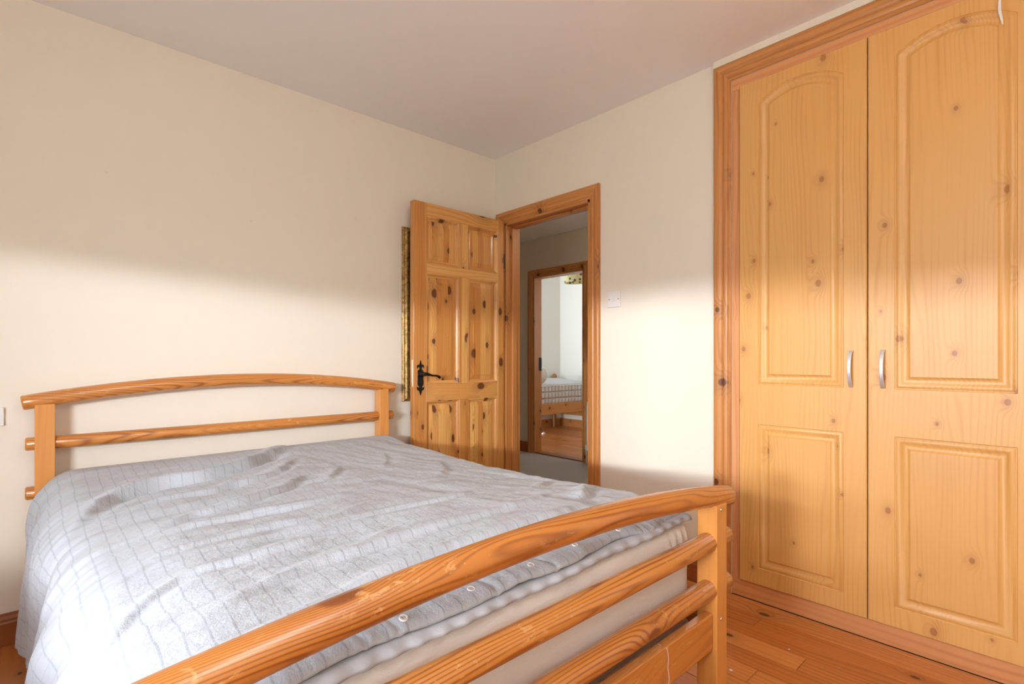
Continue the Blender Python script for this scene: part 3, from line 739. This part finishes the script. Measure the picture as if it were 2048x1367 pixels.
def duvet():
    nT, nS = 340, 560
    # rows along the bed: (y, dz)
    y = np.linspace(-.118, -1.925, nT-8); dz = np.zeros(nT-8)
    y = np.r_[[-.112, -.108, -.110], y, [-1.936, -1.943, -1.948, -1.951, -1.952]]
    dz = np.r_[[-.07, -.035, -.008], dz, [-.001, -.003, -.006, -.010, -.014]]
    z0 = np.interp(-y, [.1, .2, .35, .68, 1.04, 1.33, 1.53, 1.72, 1.87, 1.95], [.640, .636, .620, .606, .602, .606, .612, .618, .620, .618]) + dz
    # cross-section arclength samples, right to left
    s = np.linspace(0, 1, nS); Lr = .10; topL = 1.30; R1 = .045; R2 = .115; drop = .34
    tot = Lr+R1*PI/2+topL+R2*PI/2+drop; S_ = s*tot
    X = np.zeros(nS); Z = np.zeros(nS); NX = np.zeros(nS); NZ = np.zeros(nS)
    xr = -.866
    for i, a in enumerate(S_):
        if a < Lr: X[i], Z[i], NX[i], NZ[i] = xr, -R1-(Lr-a), 1, 0
        elif a < Lr+R1*PI/2:
            t = (a-Lr)/R1; X[i], Z[i], NX[i], NZ[i] = xr-R1+R1*math.cos(t), -R1+R1*math.sin(t), math.cos(t), math.sin(t)
        elif a < Lr+R1*PI/2+topL:
            X[i], Z[i], NX[i], NZ[i] = xr-R1-(a-Lr-R1*PI/2), 0, 0, 1
        elif a < Lr+R1*PI/2+topL+R2*PI/2:
            t = (a-Lr-R1*PI/2-topL)/R2; X[i], Z[i], NX[i], NZ[i] = xr-R1-topL-R2*math.sin(t), -R2+R2*math.cos(t), -math.sin(t), math.cos(t)
        else:
            b = a-(Lr+R1*PI/2+topL+R2*PI/2); X[i], Z[i], NX[i], NZ[i] = xr-R1-topL-R2-.06*b, -R2-b, -1, 0
    XU = xr - (S_-Lr-R1*.57)     # unrolled x
    yy, xu = np.meshgrid(y, XU, indexing='ij')
    X2 = np.tile(X, (nT, 1)); Z2 = Z[None, :]+z0[:, None]; nx = np.tile(NX, (nT, 1)); nz = np.tile(NZ, (nT, 1))
    h = fold_h(xu, yy)
    # general rumples: stretched noise, ridged, bending toward the foot on the left
    q = yy + .18*np.clip(-xu-1.6, 0, 1)
    n1 = vnoise(xu*2.2+3, q*13, 11, 3); n2 = vnoise(xu*4+9, q*26+xu*3, 12, 2); n3 = vnoise(xu*9, yy*9, 13, 3)
    left = smooth(-xu, 1.15, 1.7)
    h += (.5-np.abs(n1))*.018*(.35+.65*left) + n2*.004 + n3*.005
    # rumples along Y in the right-hand third
    n4 = vnoise(xu*16+yy*5, yy*4+xu*3, 21, 2); h += (1-left)*n4*.007
    # puff in the middle
    h += .012*np.sin(np.clip((xu+2.25)/1.35, 0, 1)*PI)
    # drape folds on the left side
    side = smooth(-xu, 2.24, 2.45)
    h += side*(.014*np.sin(yy*9.5+xu*5+.6)+.007*np.sin(yy*23+2+xu*6)+.006*vnoise(yy*14, xu*4, 31, 2)) + side*.03*smooth(-yy, .55, .10)
    # ruffled button band at the foot
    band = smooth(-yy, 1.84, 1.90)
    ruf = .0030*np.clip(vnoise(xu*34+yy*3, yy*5, 41, 2), -.6, .9)+.004*vnoise(xu*8, yy*4, 42, 2)-.0035*np.exp(-(np.abs(vnoise(xu*11+yy*3, yy*2, 44, 1))/.05)**2)
    h = h*(1-.72*band) + band*ruf
    h += smooth(-yy, 1.2, 1.8)*.014*smooth(xu, -1.9, -1.2)
    h = np.where(xu < -2.2, np.maximum(h, -.010), h)
    sag = .045*smooth(-xu, 2.05, 2.36)*smooth(-yy, .45, 1.3)*(1-smooth(-xu, 2.30, 2.75))
    head = smooth(-yy, .13, .22); h = h*head + (1-head)*.004
    X2 = X2+nx*h+sag*.25; Z2 = Z2+nz*h-sag
    X2 = X2 - .085*smooth(-yy, 1.66, 1.93)*smooth(xu, -1.3, -.92)
    sf = smooth(-yy, 1.6, 1.85)*(xu > -1.0); Z2 = Z2*(1-sf)+np.maximum(Z2, z0[:, None]-.016+.012*sf)*sf
    Yw = yy + band*.005*np.sin(xu*13)+band*(.006*np.sin(xu*19+1))*smooth(-yy, 1.9, 1.95)
    # wavy bottom hem at left
    hem = smooth(-Z[None, :]*np.ones_like(yy), R2+drop*.6, R2+drop); Z2 = Z2+hem*.02*np.sin(yy*6+1)
    V = np.c_[X2.ravel(), Yw.ravel(), Z2.ravel()]
    uv = np.c_[xu.ravel(), yy.ravel()]
    I = np.arange(nT*nS).reshape(nT, nS)
    F = np.c_[I[:-1, :-1].ravel(), I[:-1, 1:].ravel(), I[1:, 1:].ravel(), I[1:, :-1].ravel()]
    return V, F, uv, I, (X2, Yw, Z2)
V, F, uv, I, G = duvet()
dv = thing('duvet', (-1.6, -1.03, .62), 'pale grey checked cotton duvet, rumpled and draped over the left side of the bed', 'duvet')
o = mk('duvet_cover', V, F, M_duvet, dv, 'all', uv=uv)
sm = o.modifiers.new('thick', 'SOLIDIFY'); sm.thickness = .003; sm.offset = -1
# lower placket layer showing under the buttoned hem
xs = np.linspace(-2.27, -.965, 420); V = []; F = []
pr = [(-1.890, .604), (-1.935, .6065), (-1.955, .606), (-1.964, .603), (-1.969, .598), (-1.970, .591)]
for k, (yv, zv) in enumerate(pr):
    dropw = .012*np.interp(xs, [-2.3, -1.8, -1.5, -1.2, -1.0], [.3, .2, -.3, -1.0, -1.3])
    a = .0018*np.sin(xs*120+2*np.sin(xs*7))+.003*np.sin(xs*21+k*.2)
    V += list(zip(xs, yv-a*(k > 1), zv+.015*np.clip((xs+1.9)/.7, 0, 1)**1.5*(k < 5)+.009*np.clip((xs+1.9)/.7, 0, 1)*(k == 5)-(k/5)*dropw*.5+.002*np.sin(xs*17)*(k > 2)))
n = len(xs)
for k in range(len(pr)-1):
    for i in range(n-1): F.append((k*n+i, k*n+i+1, (k+1)*n+i+1, (k+1)*n+i))
uvl = mk('lower_placket', V, F, M_under, dv, 'all'); uvl['label'] = 'plain grey lower layer of the button placket'
sm = uvl.modifiers.new('thick', 'SOLIDIFY'); sm.thickness = .002
# buttons
bmain = None
gx, gy, gz = G
for bx in (-1.11, -1.258, -1.418, -1.565, -1.722, -1.875, -2.035, -2.19):
    row = int(np.argmin(np.abs(gy[:, nS_] + 1.926))) if False else None
    d2 = (gx-bx)**2+(gy+1.928)**2+(gz < .5)*9
    j = np.unravel_index(np.argmin(d2), d2.shape)
    zc_ = gz[j]+.003
    parts = [lathe_data([(.0045, .0006), (.0062, .0018), (.0078, .0016), (.0082, 0), (.0076, -.0012), (.003, -.0014)], (0, 0, 0), 'Z', 20)]
    V, F = merge(parts); V = np.array(V)
    ca, sa = math.cos(.25), math.sin(.25); V = np.c_[V[:, 0], V[:, 1]*ca-V[:, 2]*-sa, V[:, 2]*ca-V[:, 1]*-sa*1.0]
    V = V + np.array([bx, gy[j], zc_])
    b = mk('button', V, F, M_white, dv, True)
    hol = merge([lathe_data([(.0009, .0012), (.0009, .0022)], (bx+dx, gy[j]+dy, zc_), 'Z', 6) for dx, dy in ((.002, .002), (-.002, .002), (.002, -.002), (-.002, -.002))])
    mk('button_holes', hol[0], hol[1], M_grey, b)
# loose thread on the cross board
V, F = tube_data([(-1.190, -1.972, .300), (-1.185, -2.000, .352), (-1.178, -2.021, .345), (-1.172, -2.0205, .322), (-1.175, -2.0205, .295), (-1.168, -2.0205, .268), (-1.172, -2.0205, .250), (-1.160, -2.021, .236)], .0007, 6)
tag(mk('loose_thread', V, F, M_sheet, None, True), 'thin pale loose thread hanging over the bottom board of the footboard', 'thread')

# paint flakes on the floor
for x, y, s_ in ((-.583, -1.912, .006), (-.30, -2.0, .003)):
    V = [(x-s_, y-s_*.5, .0005), (x+s_*.8, y-s_, .0005), (x+s_, y+s_*.6, .0005), (x-s_*.4, y+s_, .0005)]
    V += [(a, b, .0022) for a, b, c in V]
    F = [(0, 1, 2, 3), (4, 5, 6, 7), (0, 1, 5, 4), (1, 2, 6, 5), (2, 3, 7, 6), (3, 0, 4, 7)]
    if s_ > .004: tag(mk('paint_flake', V, F, M_white), 'tiny white paint flake on the floorboards beside the footboard post', 'flake')
    else: tag(mk('paint_flake', V, F, M_white), 'smaller pale fleck on the floorboards in front of the wardrobe', 'flake')

# ------------------------------------------------------------------ hall and far bedroom furniture
rd = thing('radiator', (1.79, .2, .12), 'white panel radiator in the hall right of the far doorway', 'radiator')
bm = bmesh.new(); bm_box(bm, (1.755, -.35, .14), (1.80, .615, .635), .006, 2)
from_bm('radiator_panel', bm, M_rad, rd)
for k in range(20): box('fin', (1.750, -.33+k*.048, .18), (1.757, -.30+k*.048, .60), M_rad, rd, .002)
V, F = merge([lathe_data([(.011, -.02), (.011, .02), (.016, .022), (.016, .062), (.012, .066)], (1.778, .635, .13), 'Z', 14), tube_data([(1.778, .635, .0), (1.778, .635, .13)], .0075, 10), tube_data([(1.778, .605, .15), (1.778, .64, .15)], .009, 10)])
mk('valve', V, F, M_rad, rd, True)
for y in (-.2, .5): box('bracket', (1.795, y-.012, .25), (1.829, y+.012, .50), M_rad, rd)

fb = thing('single_bed', (3.1, 2.55, 0), 'low knotty pine bed frame in the far bedroom seen through both doorways', 'bed')
box('side_rail', (2.10, 2.20, .295), (3.80, 2.225, .448), wood('door', 'X'), fb, .004)
box('side_rail', (2.10, 2.865, .295), (3.80, 2.885, .40), wood('door', 'X'), fb, .004)
box('end_board', (3.78, 2.225, .20), (3.80, 2.865, .40), wood('door', 'Y'), fb, .004)
for x, y in ((3.80, 2.21), (3.70, 2.84), (2.10, 2.21), (2.10, 2.85)):
    V, F = lathe_data([(.030, 0), (.030, .70), (.022, .715), (.018, .735), (.030, .755), (.040, .780), (.040, .795), (.030, .820), (.012, .835)], (x+.0, y, 0), 'Z', 18)
    mk('post', V, F, M_knob if y > 2.5 else wood('door', 'Z'), fb, True)
ms = thing('single_mattress', (3.0, 2.55, .45), 'white quilted mattress lying on the far bedroom bed frame', 'mattress')
bm = bmesh.new(); bm_box(bm, (2.14, 2.205, .440), (3.77, 2.86, .705), .03, 4)
for v in bm.verts: v.co.z += .07*(v.co.y-2.205)/.655*(v.co.z-.44)/.265
if 1: from_bm('mattress_body', bm, M_quilt, ms, 'all')
Lp = [(a, b, c+.066*(b-2.205)/.655) for a, b, c in loop_rect(2.137, 3.773, 2.202, 2.863, .690, .03)]
V, F = tube_data(Lp+[Lp[0]], .006, 8); mk('piping', V, F, M_white, ms, True)
# folded bedding at the near end
V = []; F = []; nu, nv = 28, 20
for j in range(nv):
    for i in range(nu):
        u_, v_ = i/(nu-1), j/(nv-1); a = PI*2*v_
        r = .055+.010*math.sin(5*u_*3+2*a)
        V.append((2.795+.10*math.cos(a)*(.9+.1*math.sin(7*u_)), 2.23+.4*u_, .83+.105*math.sin(a)+.012*math.sin(9*u_+3*math.cos(a))))
for j in range(nv-1):
    for i in range(nu-1): F.append((j*nu+i, j*nu+i+1, (j+1)*nu+i+1, (j+1)*nu+i))
F += [tuple(j*nu for j in range(nv-1)), tuple(j*nu+nu-1 for j in range(nv-1))]
tag(mk('folded_bedding', V, F, M_sheet, None, 'all'), 'small heap of white bedding at the left end of the far mattress', 'bedding')
V = [(2.955, 2.37, .0005), (3.02, 2.385, .0005), (3.01, 2.425, .0005), (2.95, 2.41, .0005), (2.96, 2.375, .02), (3.0, 2.39, .03), (3.0, 2.42, .022), (2.955, 2.405, .012)]
F = [(0, 1, 2, 3), (4, 5, 6, 7), (0, 1, 5, 4), (1, 2, 6, 5), (2, 3, 7, 6), (3, 0, 4, 7)]
tag(mk('crumpled_paper', V, F, M_white), 'scrap of crumpled white paper on the boards under the far bed', 'paper')
# pendant shade
sx, sy, sz = 3.03, 1.84, 2.09
ls = thing('pendant_lamp', (sx, sy, 2.44), 'cream drum pendant lampshade with dark flower print in the far bedroom', 'lamp')
V = []; F = []; uvs = []; n = 48
for j, (r, h) in enumerate(((.150, 0), (.152, .03), (.150, .10), (.146, .19), (.142, .19), (.146, .10), (.148, .03), (.146, 0))):
    for k in range(n):
        a = 2*PI*k/n; V.append((sx+r*math.cos(a), sy+r*math.sin(a), sz+h)); uvs.append((a*.15, h))
for j in range(8):
    for k in range(n): F.append((j*n+k, j*n+(k+1) % n, ((j+1) % 8)*n+(k+1) % n, ((j+1) % 8)*n+k))
mk('lamp_shade', V, F, M_shade, ls, 'all', uv=uvs)
tube('cord', [(sx, sy, 2.2), (sx, sy, 2.3), (sx, sy, 2.42)], .003, M_white, ls, 8)
V, F = lathe_data([(.018, 2.17), (.02, 2.24), (.006, 2.25)], (sx, sy, 0), 'Z', 12); mk('lamp_holder', V, F, M_white, ls, True)
V, F = lathe_data([(.045, 2.415), (.045, 2.43), (.04, 2.439)], (sx, sy, 0), 'Z', 20); mk('ceiling_rose', V, F, M_white, ls, True)

# ------------------------------------------------------------------ window with its lowered blind (left of the frame)
wn = thing('window_1', (XW-T/2, -2.07, WIN[2]), kind='structure')
fw_ = .05
xa, xb = XW-.10, XW-.05
for lo, hi in (((xa, WIN[1], WIN[2]), (xb, WIN[0], WIN[2]+fw_)), ((xa, WIN[1], WIN[4]-fw_), (xb, WIN[0], WIN[4])), ((xa, WIN[1], WIN[2]+fw_), (xb, WIN[1]+fw_, WIN[4]-fw_)), ((xa, WIN[0]-fw_, WIN[2]+fw_), (xb, WIN[0], WIN[4]-fw_)), ((xa, -2.09, WIN[2]+fw_), (xb, -2.06, WIN[4]-fw_))):
    box('window_frame', lo, hi, M_white, wn, .004)
box('window_sill', (XW-.05, WIN[1]-.03, WIN[2]-.03), (XW+.06, WIN[0]+.03, WIN[2]), M_white, wn, .004)
bl = thing('roller_blind', (XW-.03, -2.07, WIN[4]), 'cream roller blind half lowered in the side window', 'blind')
box('blind_fabric', (XW-.035, WIN[1]+.01, WIN[3]), (XW-.032, WIN[0]-.01, WIN[4]-.03), M_filler, bl)
V, F = tube_data([(XW-.034, WIN[1]+.01, WIN[4]-.03), (XW-.034, WIN[0]-.01, WIN[4]-.03)], .018, 16); mk('roller', V, F, M_white, bl, True)
